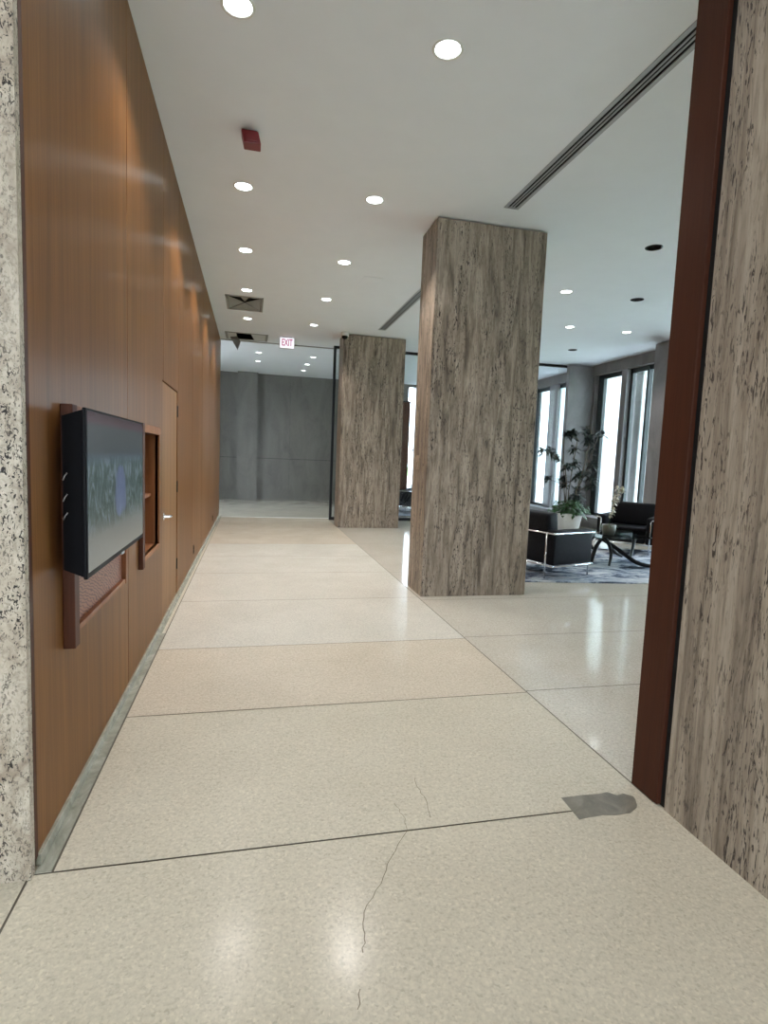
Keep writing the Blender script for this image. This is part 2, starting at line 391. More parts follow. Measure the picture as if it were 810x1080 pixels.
# ------------------------------------------------------------------ downlights
def downlight(x, y, label, on, group, power=0, col=(1, .945, .91)):
    r = empty('downlight' if on else 'unlit_downlight', (x, y, H), label, 'ceiling light', group)
    ring = MB(); ring.caps = False
    part(ring.lathe((x, y, H), [(.080, .002), (.080, -.002), (.086, -.005), (.096, -.004), (.097, 0.0005)], 32), 'trim_ring', M['white_metal'] if on else M['off'], r)
    can = MB(); can.caps = False
    part(can.lathe((x, y, H), [(.081, -.001), (.078, .03), (.060, .10), (.0, .105)], 32), 'reflector', M['chrome'] if on else M['off'], r)
    if on:
        part(MB().lathe((x, y, H), [(.0, .004), (.04, .006), (.066, .014), (.074, .03), (.0, .034)], 28), 'lamp', M['lens'], r)
        l = bpy.data.lights.new('downlight_lamp', 'SPOT'); l.energy = power; l.color = col; l.spot_size = math.radians(112); l.spot_blend = .5; l.shadow_soft_size = .05
        lo = bpy.data.objects.new('downlight_lamp', l); COL.objects.link(lo); lo.parent = r; lo.location = (0, 0, -.012)
    else:
        part(MB().lathe((x, y, H), [(.0, .045), (.03, .047), (.048, .06), (.05, .08), (.0, .085)], 24), 'lamp', M['plastic'], r)
    return r
nth = ['nearest the doorway', 'second from the doorway', 'third from the doorway', 'fourth from the doorway', 'fifth and farthest from the doorway']
PL = [96, 124, 138, 138, 116]; PR = [54, 160, 104, 106, 96]
for k in range(5):
    downlight(*LIT[2*k], 'lit downlight in the row beside the wood wall, '+nth[k], True, 'corridor downlights', PL[k])
    downlight(*LIT[2*k+1], 'lit downlight in the row leading to the stone pillars, '+nth[k], True, 'corridor downlights', PR[k])
for k, lab in ((10, 'lit lounge downlight just right of the near stone pillar'), (11, 'lit lounge downlight between near pillar and the unlit ones'), (12, 'lit lounge downlight close to the window wall')):
    downlight(*LIT[k], lab, True, 'lounge downlights', 90)
for k, lab in ((13, 'lit downlight beyond the exit sign, left pair, nearer'), (14, 'lit downlight beyond the exit sign, left pair, farther'), (15, 'lit downlight beyond the exit sign, right row, nearest'), (16, 'lit downlight beyond the exit sign, right row, middle'), (17, 'lit downlight beyond the exit sign, right row, above the back wall')):
    downlight(*LIT[k], lab, True, 'downlights of the back hall', 35, (1, .97, .92))
for (x, y), lab in zip(OFF, ('unlit dark downlight in lounge ceiling beside the right jamb', 'unlit dark downlight in middle of the lounge ceiling', 'unlit dark downlight above the potted tree')):
    downlight(x, y, lab, False, 'unlit lounge downlights')
def lamp(x, y, e, size=112):   # added spots without fixtures, lifting the light behind the camera
    l = bpy.data.lights.new('entrance_fill', 'SPOT'); l.energy = e; l.color = (1, .945, .91); l.spot_size = math.radians(size); l.spot_blend = .5; l.shadow_soft_size = .06
    lo = bpy.data.objects.new('entrance_fill', l); COL.objects.link(lo); lo.location = (x, y, H-.012)
for y in (1.4, -.6, -2.8):
    for x in (-1.4, -.117, 1.131): lamp(x, y, 30)

# slot diffusers
def slot(a, label):
    x0, x1, y0, y1 = a
    r = empty('slot_diffuser', ((x0+x1)/2, y0, H), label, 'air vent', 'slot diffusers')
    part(MB().box(x0, x0+.034, y0, y1, H-.004, H+.003, .001, 1).box(x1-.034, x1, y0, y1, H-.004, H+.003, .001, 1).box(x0, x1, y0, y0+.012, H-.004, H+.012).box(x0, x1, y1-.012, y1, H-.004, H+.012), 'frame', M['alu'], r)
    w = (x1-x0-.068)
    for k in range(2):
        cx = x0+.034+w*(k+1)/3
        part(MB().box(cx-.0065, cx+.0065, y0+.012, y1-.012, H-.003, H+.002), 'blade', M['alu'], r)
    part(MB().box(x0+.004, x1-.004, y0+.004, y1-.004, H+.035, H+.12), 'duct', M['black'], r)
slot(SLOTS[0], 'long three-slot air diffuser between the near pillar and the right jamb')
slot(SLOTS[1], 'long three-slot air diffuser running between the two stone pillars')

# square ceiling vent with angled blades
x0, x1, y0, y1 = V1; cx, cy = (x0+x1)/2, (y0+y1)/2
r = empty('ceiling_vent', (cx, cy, H), 'square ceiling air vent with crossed blades near fourth downlight', 'air vent')
part(MB().box(x0, x1, y0, y0+.05, H-.008, H+.01).box(x0, x1, y1-.05, y1, H-.008, H+.01).box(x0, x0+.04, y0, y1, H-.008, H+.01).box(x1-.04, x1, y0, y1, H-.008, H+.01), 'frame', M['grille'], r)
part(MB().box(x0+.006, x1-.006, y0+.006, y1-.006, H+.10, H+.2), 'duct', M['black'], r)
ins = [(x0+.04, y0+.05), (x1-.04, y0+.05), (x1-.04, y1-.05), (x0+.04, y1-.05)]
for k in range(4):
    a, b2 = Vector((*ins[k], H-.002)), Vector((*ins[(k+1) % 4], H-.002)); ce = Vector((cx, cy, H+.022))
    gap = .42 if k == 0 else .0
    q = MB()
    def P(u, v): return a.lerp(b2, u).lerp(ce, v)
    pts = [a.lerp(ce, gap)+Vector((0, 0, gap*.3)), b2.lerp(ce, gap)+Vector((0, 0, gap*.3)), ce]
    cen = (pts[0]+pts[1]+pts[2])/3; pts = [cen+(pt-cen)*.95 for pt in pts]
    q.quad(pts); g2 = bmesh.ops.solidify(q.bm, geom=q.bm.faces[:], thickness=.004)
    part(q, 'blade', M['white_metal'], r)
part(MB().tube([(x0+.04, y1-.05, H-.004), (cx, cy, H+.015)], .005, 6).tube([(x1-.04, y1-.07, H-.004), (cx, cy, H+.015)], .004, 6), 'brace', M['grille'], r)

# damaged vent with hanging flap
x0, x1, y0, y1 = V2
r = empty('broken_ceiling_vent', ((x0+x1)/2, (y0+y1)/2, H), 'broken ceiling vent with a hanging flap and black opening beside the exit sign', 'air vent')
part(MB().box(x0, x1, y0, y0+.05, H-.008, H+.01).box(x0, x1, y1-.05, y1, H-.008, H+.01).box(x0, x0+.05, y0, y1, H-.008, H+.01).box(x1-.05, x1, y0, y1, H-.008, H+.01), 'frame', M['grille'], r)
part(MB().box(x0+.006, x1-.006, y0+.006, y1-.006, H+.16, H+.3), 'duct', M['black'], r)
part(MB().box(x0+.05, -.36, y0+.05, y1-.05, H-.004, H+.008), 'fixed_panel', M['white_metal'], r)
q = MB().prism([(-.06, y0+.05), (x1-.05, y0+.05), (x1-.05, y1-.05), (.02, y1-.05)], H-.004, H+.008)
part(q, 'fixed_panel', M['white_metal'], r)
q = MB().quad([(-.50, 12.98, H-.02), (-.34, 12.93, H-.01), (-.275, 12.98, H-.11), (-.335, 13.02, H-.29)])
bmesh.ops.solidify(q.bm, geom=q.bm.faces[:], thickness=.008)
part(q, 'hanging_flap', M['grille'], r)
# access hatch
r = empty('access_hatch', (1.62, 8.2, H), 'faint square access panel in the ceiling before the near pillar', 'access panel')
part(MB().box(1.49, 1.75, 8.0, 8.4, H-.004, H-.0005, .001, 1), 'panel', M['ceiling'], r)
part(MB().box(1.475, 1.488, 7.985, 8.415, H-.003, H-.0005).box(1.752, 1.765, 7.985, 8.415, H-.003, H-.0005).box(1.488, 1.752, 7.985, 7.998, H-.003, H-.0005).box(1.488, 1.752, 8.402, 8.415, H-.003, H-.0005), 'frame', M['ceiling'], r)
# red alarm
r = empty('fire_alarm', (-.06, 4.86, H), 'dark red fire alarm sounder on the ceiling', 'fire alarm')
part(MB().box(-.115, .0, 4.80, 4.90, H-.018, H, .003), 'base', M['plastic'], r)
q = MB().box(-.12, .01, 4.77, 4.89, H-.115, H-.018, .006)
for v in q.bm.verts:
    if v.co.z < H-.06: v.co.x += .02; v.co.y -= .01
part(q, 'horn', M['red'], r)
part(MB().box(-.085, .015, 4.752, 4.764, H-.10, H-.055, .004), 'strobe_lens', M['red'], r)

# exit sign
r = empty('exit_sign', (.70, 12.6, H), 'white lit exit sign with red letters hanging from ceiling', 'sign')
part(MB().box(.545, .86, 12.58, 12.66, H-.245, H-.012, .006), 'housing', M['white_metal'], r)
part(MB().box(.60, .80, 12.59, 12.65, H-.014, H), 'canopy', M['frame_black'], r)
part(MB().box(.553, .852, 12.572, 12.581, H-.237, H-.02), 'face', M['exit_white'], r)
t_ = bpy.data.curves.new('exit_letters', 'FONT'); t_.body = 'EXIT'; t_.size = .20; t_.extrude = .002; t_.align_x = 'CENTER'; t_.align_y = 'CENTER'; t_.offset = .003
to = bpy.data.objects.new('tmp_letters', t_); COL.objects.link(to)
bpy.context.view_layer.update()
lm = bpy.data.meshes.new_from_object(to.evaluated_get(bpy.context.evaluated_depsgraph_get())); bpy.data.objects.remove(to)
lm.materials.clear(); lm.materials.append(M['exit_red'])
wd = max(v.co.x for v in lm.vertices)-min(v.co.x for v in lm.vertices)
for v in lm.vertices: v.co.x *= .225/wd
lo = bpy.data.objects.new('lettering', lm); COL.objects.link(lo); lo.parent = r
lo.rotation_euler = (math.pi/2, 0, 0); lo.location = (.0025, -.032, -.128)

# camera dome on far pillar
r = empty('security_camera', (1.80, 11.62, 3.96), 'small white dome camera at the top corner of the far pillar', 'security camera')
part(MB().lathe((1.80, 11.60, 3.94), [(.0, .06), (.075, .06), (.08, .045), (.08, -.01), (.0, -.012)], 24), 'housing', M['white_metal'], r)
part(MB().lathe((1.80, 11.60, 3.93), [(.062, .0), (.058, -.03), (.04, -.055), (.0, -.065)], 24), 'dome', M['plastic'], r)

# ------------------------------------------------------------------ wood wall on the left
g = .009; w = MB(); w.mi = 0
NY0, NY1, NZ0, NZ1 = 4.03, 4.752, .748, 1.61      # recess
seams = [2.10, 3.64, 5.03, 6.02, 7.42, 8.80, 10.2, 11.6, 12.7, 13.58]
DY0, DY1, DZ = 4.985, 5.93, 2.06
def pnl(y0, y1, z0, z1, mi=0):
    w.mi = mi; w.box(XW-.02, XW, y0, y1, z0, z1)
for a, b2 in zip(seams, seams[1:]):
    ya, yb = a+g/2, b2-g/2
    if a == 3.64:
        pnl(ya, NY0, .045, 4.0); pnl(NY0, NY1, .045, NZ0); pnl(NY0, NY1, NZ1, 4.0); pnl(NY1, DY0-.004, .045, 4.0); pnl(DY0-.004, yb, DZ+.008, 4.0)
    elif a == 5.03:
        pnl(ya, yb, DZ+.008, 4.0); pnl(DY1+.03, yb, .045, DZ+.008)
    else: pnl(ya, yb, .045, 4.0)
w.mi = 1  # backing blackened so the panel seams carry their shade as colour
w.box(-1.0, XW-.022, 2.07, NY0-.016, 0, 4.0).box(-1.0, XW-.022, NY1+.016, DY0-.02, 0, 4.0).box(-1.0, XW-.022, NY0-.016, NY1+.016, 0, NZ0-.037).box(-1.0, XW-.022, NY0-.016, NY1+.016, NZ1+.058, 4.0)
w.box(-1.0, XW-.06, DY0-.02, DY1+.05, 0, 4.0).box(-1.0, XW-.022, DY0-.02, DY1+.05, DZ+.02, 4.0).box(-1.0, XW-.022, DY1+.05, 13.58, 0, 4.0)
struct(w, 'wall_left', [M['wood'], M['frame_black']], 'wall of tall brown wood panels with thin seams on the left', 'wall')
struct(MB().box(-.76, XW+.004, 2.067, 2.10, .04, 4.0, .002, 1), 'trim_3', M['dark_wood'], 'dark wood edge strip between left stone pier and panels', 'trim')
# recess lining (open niche) as a built-in
r = empty('wall_niche', (XW, 4.39, NZ0), 'open wooden wall niche with one shelf beside the door', 'niche')
part(MB().box(-.96, -.945, NY0, NY1, NZ0, NZ1), 'back_panel', M['oak'], r)
part(MB().box(-.945, XW+.012, NY1, NY1+.014, NZ0, NZ1).box(-.945, XW, NY0-.014, NY0, NZ0, NZ1).box(-.945, XW, NY0, NY1, NZ1, NZ1+.012), 'lining', M['trim_wood'], r)
part(MB().box(-.945, XW+.016, NY0-.05, NY1+.05, NZ1, NZ1+.056, .003), 'top_rail', M['trim_wood'], r)
part(MB().box(-.945, XW+.010, NY0, NY1+.02, NZ0-.035, NZ0, .003), 'bottom_rail', M['trim_wood'], r)
part(MB().box(XW, XW+.03, NY0-.075, NY0-.005, .695, NZ1+.056, .003), 'post', M['dark_wood'], r)
part(MB().box(-.945, XW-.05, NY0, NY1, 1.128, 1.152, .002), 'shelf', M['trim_wood'], r)
# surround behind the television
r = empty('wall_frame', (XW, 2.94, .69), 'wooden wall frame with red oak panel behind the television', 'wall frame')
part(MB().box(XW, XW+.004, 2.48, 3.46, .745, 1.62), 'panel', M['oak'], r)
part(MB().box(XW, XW+.045, 2.415, 2.478, .688, 1.66, .003), 'post', M['dark_wood'], r)
part(MB().box(XW, XW+.028, 3.44, 3.475, .72, 1.66, .003), 'post', M['trim_wood'], r)
part(MB().box(XW, XW+.024, 2.478, 3.44, .722, .748, .003), 'bottom_rail', M['trim_wood'], r)
part(MB().box(XW, XW+.028, 2.478, 3.44, 1.61, 1.662, .003), 'top_rail', M['trim_wood'], r)
# television
TC = Vector((-.6, 2.868, 1.318))
tv = empty('television', TC, 'wall-mounted flat television with a dim picture on screen', 'television')
hw, hh = .5625, .325
part(MB().box(TC.x-.014, TC.x, TC.y-hw, TC.y+hw, TC.z-hh, TC.z+hh, .004), 'bezel', M['plastic'], tv)
sc_ = MB().box(.0002, .0016, -hw+.012, hw-.012, -hh+.024, hh-.010).build('screen', M['screen'], tv)
q = MB().box(TC.x-.09, TC.x-.014, TC.y-hw+.008, TC.y+hw-.008, TC.z-hh+.008, TC.z+hh-.008)
for v in q.bm.verts:
    if v.co.x < TC.x-.06: v.co.y = TC.y+(v.co.y-TC.y)*.96; v.co.z = TC.z+(v.co.z-TC.z)*.92
part(q, 'back_housing', M['plastic'], tv)
part(MB().box(XW+.004, TC.x-.085, TC.y-.30, TC.y+.30, TC.z-.2, TC.z+.2, .004), 'wall_bracket', M['plastic'], tv)
part(MB().box(TC.x-.004, TC.x+.0025, TC.y+.02, TC.y+.075, TC.z-hh-.006, TC.z-hh+.006, .001, 1), 'badge', M['alu'], tv)
for zz in (.08, .0, -.07):
    part(MB().tube([(TC.x-.07, TC.y-hw+.014, TC.z+zz), (TC.x-.076, TC.y-hw+.006, TC.z+zz-.012), (TC.x-.086, TC.y-hw+.02, TC.z+zz-.028)], .0025, 6), 'cable', M['alu'], tv)
# door
d = MB().box(XW-.04, XW-.004, DY0, DY1, .012, DZ-.004, .002, 1)
door = struct(d, 'door_1', M['door_wood'], 'flush wood veneer door in the panelled wall', 'door')
q = MB().lathe((XW-.004, 5.06, .93), [(.0, .0), (.032, .0), (.032, .008), (.012, .012), (.011, .05), (.0, .05)], 20, 'X')
q.tube([(XW+.04, 5.06, .93), (XW+.05, 5.075, .93), (XW+.052, 5.12, .928), (XW+.046, 5.17, .926)], [.011, .012, .011, .009], 10)
q.build('door_handle', M['chrome'], door)
for zz in (.3, 1.08, 1.82): MB().box(XW-.03, XW+.006, DY1+.002, DY1+.024, zz, zz+.11, .002, 1).build('hinge', M['frame_black'], door)
# outlet covers on the wood wall
for yy, lab in ((7.64, 'small dark outlet low on the wood wall past the door'), (11.3, 'small dark outlet low at far end of wood wall')):
    r = empty('wall_outlet', (XW, yy, .21), lab, 'outlet', 'wall outlets')
    part(MB().box(XW, XW+.006, yy-.035, yy+.035, .155, .27, .002), 'cover_plate', M['frame_black'], r)
    part(MB().box(XW+.006, XW+.009, yy-.016, yy+.016, .175, .205, .001, 1).box(XW+.006, XW+.009, yy-.016, yy+.016, .22, .25, .001, 1), 'socket', M['plastic'], r)

# ------------------------------------------------------------------ doorway piers and entrance shell
struct(MB().box(-3.2, -.716, 2.03, 2.066, 0, H).box(-3.2, -1.01, 2.066, 2.62, 0, H), 'wall_left_pier', M['trav_left'], 'pale pitted travertine pier at the left edge of doorway', 'wall')
struct(MB().box(1.802, 2.5, -4.8, 1.995, 0, H), 'wall_right', M['trav_right'], 'travertine wall beside the camera at right', 'wall')
struct(MB().box(1.79, 1.99, 2.03, 2.203, .004, H, .003, 1), 'trim_4', M['jamb'], 'reddish brown wood jamb at right of the doorway', 'door jamb')
struct(MB().box(1.812, 2.0, 1.99, 2.04, 0, H), 'trim_5', M['frame_black'], 'dark reveal between jamb and right travertine wall', 'trim')
struct(MB().box(1.99, 9.0, 2.03, 2.18, 0, H), 'wall_front', M['wall'], 'lounge wall behind the right jamb', 'wall')
struct(MB().box(-3.2, -2.6, -4.95, -4.8, 0, H).box(.5, 2.5, -4.95, -4.8, 0, H).box(-2.6, 1.5, -4.95, -4.8, 0, .12).box(-2.6, 1.5, -4.95, -4.8, 3.2, H).box(-.6, -.45, -4.95, -4.8, .12, 3.2), 'wall_rear', M['wall'], 'unseen entrance wall with openings added to let daylight in', 'wall')  # openings without glass, added to brighten the foreground
struct(MB().box(-3.35, -3.2, -4.95, 2.6, 0, H), 'wall_entrance', M['wall'], 'plain side wall of the entrance', 'wall')

# ------------------------------------------------------------------ stone pillars
struct(MB().box(1.832, 3.078, 5.80, 6.335, 0, 3.995, .004, 1), 'pillar_near', M['trav'], 'large brown travertine pillar in the middle of room', 'pillar')
struct(MB().box(1.795, 3.118, 11.715, 12.25, 0, 3.995, .004, 1), 'pillar_far', M['trav'], 'travertine pillar farther down the corridor', 'pillar')
r = empty('wall_switch', (1.832, 6.12, 1.46), 'small copper coloured switch on the side of near pillar', 'switch')
part(MB().box(1.818, 1.832, 6.075, 6.165, 1.385, 1.545, .004), 'cover_plate', M['brass'], r)
part(MB().box(1.802, 1.818, 6.10, 6.14, 1.42, 1.475, .004), 'key_switch', M['brass'], r)

# ------------------------------------------------------------------ back hall
b_ = MB()
for z0, z1 in ((0, 1.335), (1.345, H)):
    for x0_, x1_ in ((-3.2, -1.603), (-1.597, 1.197), (1.203, 5.15)): b_.box(x0_, x1_, 18.68, 19.0, z0, z1)
b_.mi = 1; b_.box(-3.2, 5.15, 18.70, 19.1, 0, H)
b_.mi = 0; b_.box(5.42, 6.3, 18.68, 19.1, .1, 3.92).box(5.15, 8.6, 18.68, 19.1, 0, .1).box(5.15, 8.6, 18.68, 19.1, 3.92, H).box(8.2, 8.6, 18.68, 19.1, .3, 3.8).box(6.9, 7.0, 18.68, 19.1, .1, 3.92)  # hidden openings on the right are added to light the hall
struct(b_, 'wall_back', [M['stone'], M['frame_black']], 'dark grey polished stone wall at the end of corridor', 'wall')
struct(MB().box(-.463, .158, 18.42, 18.68, 0, H), 'wall_back_pilaster', M['stone'], 'grey stone pilaster on the back wall', 'wall')
struct(MB().box(-3.35, -3.2, 11.7, 13.8, 0, H).box(-3.35, -3.2, 15.0, 19.0, 0, H).box(-3.35, -3.2, 13.8, 15.0, 0, .2).box(-3.35, -3.2, 13.8, 15.0, 3.9, H), 'wall_hall', M['wall'], 'unseen side wall of the back hall, opening added for daylight', 'wall')  # opening added to send daylight onto the hall ceiling
struct(MB().box(-30, -3.4, 6, 40, -.5, -.3), 'ground_bounce_left', M['paving'], 'unseen pale ground added to bounce daylight in from the left', 'ground')  # added reflector for the hall's left opening
struct(MB().box(-3, 8.8, 19.15, 50, -.5, -.3), 'ground_bounce_back', M['paving'], 'unseen pale ground added to bounce daylight in from behind', 'ground')  # added reflector for the openings in the back wall
struct(MB().box(-3.2, -1.0, 11.7, 11.85, 0, H), 'wall_hall_return', M['wall'], 'return wall behind the wood panels', 'wall')
struct(MB().box(XW, 1.92, 13.40, 13.46, H-.018, H-.0), 'trim_6', M['grille'], 'thin grey ceiling strip behind the exit sign', 'trim')
struct(MB().box(XJ0, 1.92, 13.42, 13.47, 0, .004), 'trim_7', M['white_metal'], 'pale threshold strip at the back hall', 'trim')
# glazed screen
r = empty('glass_partition', (4.7, 13.13, 0), 'dark framed glass partition from far pillar to the window column', 'glass partition')
part(MB().box(1.795, 1.85, 13.09, 13.17, 0, H), 'post', M['frame_black'], r)
part(MB().box(1.85, 8.33, 13.09, 13.17, H-.055, H), 'head_rail', M['frame_black'], r)
part(MB().box(1.85, 8.33, 13.09, 13.17, 0, .07), 'bottom_rail', M['frame_black'], r)
for xa, xb in ((1.85, 4.8), (4.81, 8.33)):
    part(MB().box(xa, xb, 13.125, 13.135, .07, H-.055), 'pane', M['glass'], r)
# wood screen seen through the gap
r = empty('wood_screen', (4.5, 17.05, 0), 'tall brown wood panel standing beyond the glass partition', 'wood panel')
part(MB().box(4.30, 4.76, 17.0, 17.08, .5, 3.24, .004), 'panel', M['dark_wood'], r)
part(MB().box(4.26, 4.80, 16.95, 17.12, 0, .5, .005), 'plinth', M['frame_black'], r)
part(MB().box(4.28, 4.78, 16.98, 17.10, 3.24, 3.28, .003), 'cap', M['frame_black'], r)

# ------------------------------------------------------------------ window wall
XI, XO = 8.35, 8.72
colys = [(1.9, 2.73), (5.55, 6.38), (9.2, 10.03), (12.85, 12.98), (16.6, 17.4)]
for k, (a, b2) in enumerate(colys):
    struct(MB().box(7.85 if k != 3 else 7.66, XO, a, b2, 0, 3.99, .004, 1), 'wall_column' if k == 0 else 'wall_column', M['concrete'], ['grey concrete column at lounge corner', 'grey concrete column hidden by the right jamb', 'grey concrete column beside the jamb, right of the windows', 'grey concrete column behind the potted tree', 'grey concrete column beyond the glass partition'][k], 'column')
bays = [(2.73, 5.55), (6.38, 9.2), (10.03, 12.85), (12.98, 16.6), (17.4, 18.68)]
nwin = 0
wl = MB()
openings = []
for k, (a, b2) in enumerate(bays):
    if k == 4: ops = [(a+.1, b2-.1)]
    elif k == 3: ops = [(13.72, 14.56), (15.0, 16.0)]
    else: ops = [(a+.18, a+1.52), (a+1.71, b2-.06)]
    openings += [(13.72, 14.98), (15.05, 16.0)] if k == 3 else ops
    ed = [a]+[q for o_ in ops for q in o_]+[b2]
    for s in range(0, len(ed), 2): wl.box(XI, 8.42 if (k == 3 and s == 2) else 8.62, ed[s], ed[s+1], .27, 3.76)
    wl.mi = 1; wl.box(XI-.03, XO, a, b2, 3.76, H); wl.mi = 0
    wl.box(XI-.02, XO, a, b2, 0, .27)
struct(wl, 'wall_window', [M['concrete'], M['lintel']], 'concrete window wall with deep lintel and slim piers', 'wall')
lg = MB()
for (a, b2) in bays: lg.box(8.02, XI-.02, a, b2, .12, .27, .006).box(8.10, XI-.02, a, b2, 0, .12)
struct(lg, 'trim_8', M['concrete'], 'low stone ledge running under the windows', 'window ledge')
WL = ['dark framed window at the lounge corner behind the right jamb', 'second dark framed window behind the right jamb', 'third dark framed window behind the right jamb', 'fourth dark framed window behind the right jamb',
      'tall window with a slim mullion beside the near concrete column', 'tall window just right of the concrete column behind the potted tree', 'tall narrow window just left of the concrete column, beyond the glass partition', 'tall window beside the near stone pillar, beyond the glass partition', 'last dark framed window in the far corner of the back hall']
for k, (a, b2) in enumerate(openings):
    fr_ = MB(); x0_, x1_ = 8.46, 8.53; z0, z1 = .27, 3.76; lft = .10
    ff = .07 if k % 2 == 0 else .22
    fr_.box(x0_, x1_, a, a+.09, z0, z1).box(x0_, x1_, b2-ff, b2, z0, z1).box(x0_, x1_, a, b2, z0, z0+.07).box(x0_, x1_, a, b2, z1-.10, z1)
    if k == 4: fr_.box(x0_-.03, x1_, 10.90, 10.965, z0, z1)
    wd_ = struct(fr_, 'window_%d' % (k+1), M['winframe'], WL[k], 'window')
    MB().box(8.49, 8.50, a+.02, b2-.02, z0+.02, z1-.02).build('pane', M['glass'], wd_)
# outside: fins, paving, lawn, tree
for k, (a, b2) in enumerate(colys):
    fo_ = MB().box(XO, 9.75, max(a, b2-.72), max(a, b2-.72)+.72, -.3, 6, .02, 1); struct(fo_, 'wall_fin', M['fin'], 'pale exterior concrete fin outside the %s concrete column' % ['first', 'second', 'third', 'fourth', 'fifth'][k], 'wall')
for k, (a, b2) in enumerate(bays[:4]):
    fo_ = MB().box(XO, 9.35, a+(1.44 if k < 3 else 2.05), a+(1.68 if k < 3 else 2.2), -.3, 6, .02, 1); struct(fo_, 'wall_fin', M['fin'], 'slim exterior concrete fin between the %s pair of windows' % ['first', 'second', 'third', 'fourth'][k], 'wall')
struct(MB().box(-30, 8.8, -40, -5, -.5, -.3), 'ground_forecourt', M['paving'], 'pale paving outside the entrance', 'ground')
struct(MB().box(8.8, 16, -30, 60, -.5, -.3), 'ground_paving', M['paving'], 'pale paving outside the windows', 'ground')
struct(MB().box(16, 90, -60, 120, -.5, -.28), 'ground_lawn', M['lawn'], 'bright green lawn beyond the paving', 'ground')
r = empty('tree', (27, 33.2, -.28), 'slender tree on the lawn seen through the right window', 'tree')
part(MB().tube([(27, 33.2, -.28), (27.1, 33.2, 1.2), (27, 33.3, 2.6), (27.2, 33.2, 3.9)], [.10, .08, .06, .03], 8), 'trunk', M['bark'], r)
q = MB()
for k in range(260):
    th = random.uniform(0, 6.28); u = random.uniform(-1, 1); rr = random.random()**.4*1.1
    pos = (27.1+rr*math.cos(th)*(1-u*u)**.5, 33.2+rr*math.sin(th)*(1-u*u)**.5, 3.1+u*rr*1.2)
    q.leaf(pos, (random.uniform(-1, 1), random.uniform(-1, 1), random.uniform(-.6, .4)), .3, .14)
part(q, 'crown', M['ivy'], r)

# ------------------------------------------------------------------ lounge furniture
rug_pts = []
rz = math.radians(-7); R2 = Matrix.Rotation(rz, 2)
r0 = Vector((3.02, 6.485))
for (a, b2) in ((0, 0), (4.3, 0), (4.3, 2.85), (0, 2.85)): rug_pts.append(r0+R2 @ Vector((a, b2)))
q = MB().prism([tuple(v) for v in rug_pts], 0.0, .013)
tag(q.build('rug', M['rug']), 'large mottled blue and white rug under the lounge seating', 'rug')

q = MB().prism([(3.3, 14.2), (6.6, 14.2), (6.6, 16.6), (3.3, 16.6)], 0, .013)
tag(q.build('rug', M['rug']), 'pale blue rug beyond the glass partition, seen between the pillars', 'rug')

def armchair(loc, rzz, label, group):
    D, W, rr = .77, 1.0, .012
    root = bpy.data.objects.new('armchair', None); COL.objects.link(root); root.location = loc; root.rotation_euler = (0, 0, rzz); tag(root, label, 'armchair', group)
    def cush(nm, *bx, bev=.03, rot=None):
        q = MB(); q.box(*bx, bev, 4, rot); return q.build(nm, M['leather'], root)
    cush('seat_cushion', .16, D-.01, .17, W-.17, .33, .46)
    cush('seat_base', .02, D-.005, .17, W-.17, .185, .33)
    for y0_ in (.015, W-.165): cush('arm_cushion', .02, D-.005, y0_, y0_+.15, .18, .64)
    cush('back_panel', .015, .15, .17, W-.17, .20, .60)
    cush('back_cushion', .05, .25, .13, W-.13, .44, .86, bev=.05, rot=Matrix.Translation((.15, 0, .45)) @ Matrix.Rotation(math.radians(-7), 4, 'Y') @ Matrix.Translation((-.15, 0, -.45)))
    q = MB(); z = .60
    q.tube([(D, .0, z), (.02, 0, z), (0, 0, z), (0, .02, z), (0, W-.02, z), (0, W, z), (.02, W, z), (D, W, z)], rr, 10); q.build('top_rail', M['chrome'], root)
    q = MB(); z = .172
    q.tube([(.01, 0, z), (D, 0, z), (D+.004, .004, z), (D+.004, W-.004, z), (D, W, z), (0, W, z), (-.004, W-.004, z), (-.004, .004, z), (.01, 0, z)], .011, 10); q.build('base_rail', M['chrome'], root)
    for (x_, y_) in ((-.012, .12), (-.012, W-.12)):
        MB().tube([(x_, y_, 0), (x_, y_, .60)], .012, 10).build('leg', M['chrome'], root)
    for y_, s in ((.0, 1), (W, -1)):
        MB().tube([(D-.05, y_, .60), (D-.012, y_, .60), (D+.010, y_+s*.004, .592), (D+.018, y_+s*.012, .57), (D+.018, y_+s*.03, .3), (D+.012, y_+s*.09, .17), (D+.012, y_+s*.09, 0)] if False else
                  [(D-.06, y_, .60), (D-.005, y_, .60), (D+.012, y_+s*.03, .60), (D+.018, y_+s*.07, .596), (D+.018, y_+s*.09, .575), (D+.016, y_+s*.09, .0)], .012, 10).build('leg', M['chrome'], root)
    return root
ch = armchair((3.80, 6.46, .013), math.radians(17.5), 'black leather armchair with chrome frame, seen from behind beside the near pillar', 'black leather armchairs')
fx = Vector((-.75, -.66, 0)).normalized(); lat = Vector((-fx.y, fx.x, 0))   # local +Y
# local (D, W-.09) leg at the south front
P2 = Vector((6.64, 8.23, .013))-fx*.786-lat*(1.0-.09)
dup(ch, P2, math.atan2(fx.y, fx.x), 'black leather armchair facing the glass table near the window column')
dup(ch, (5.15, 15.6, .013), math.radians(150), 'black leather armchair beyond the glass partition between the pillars')

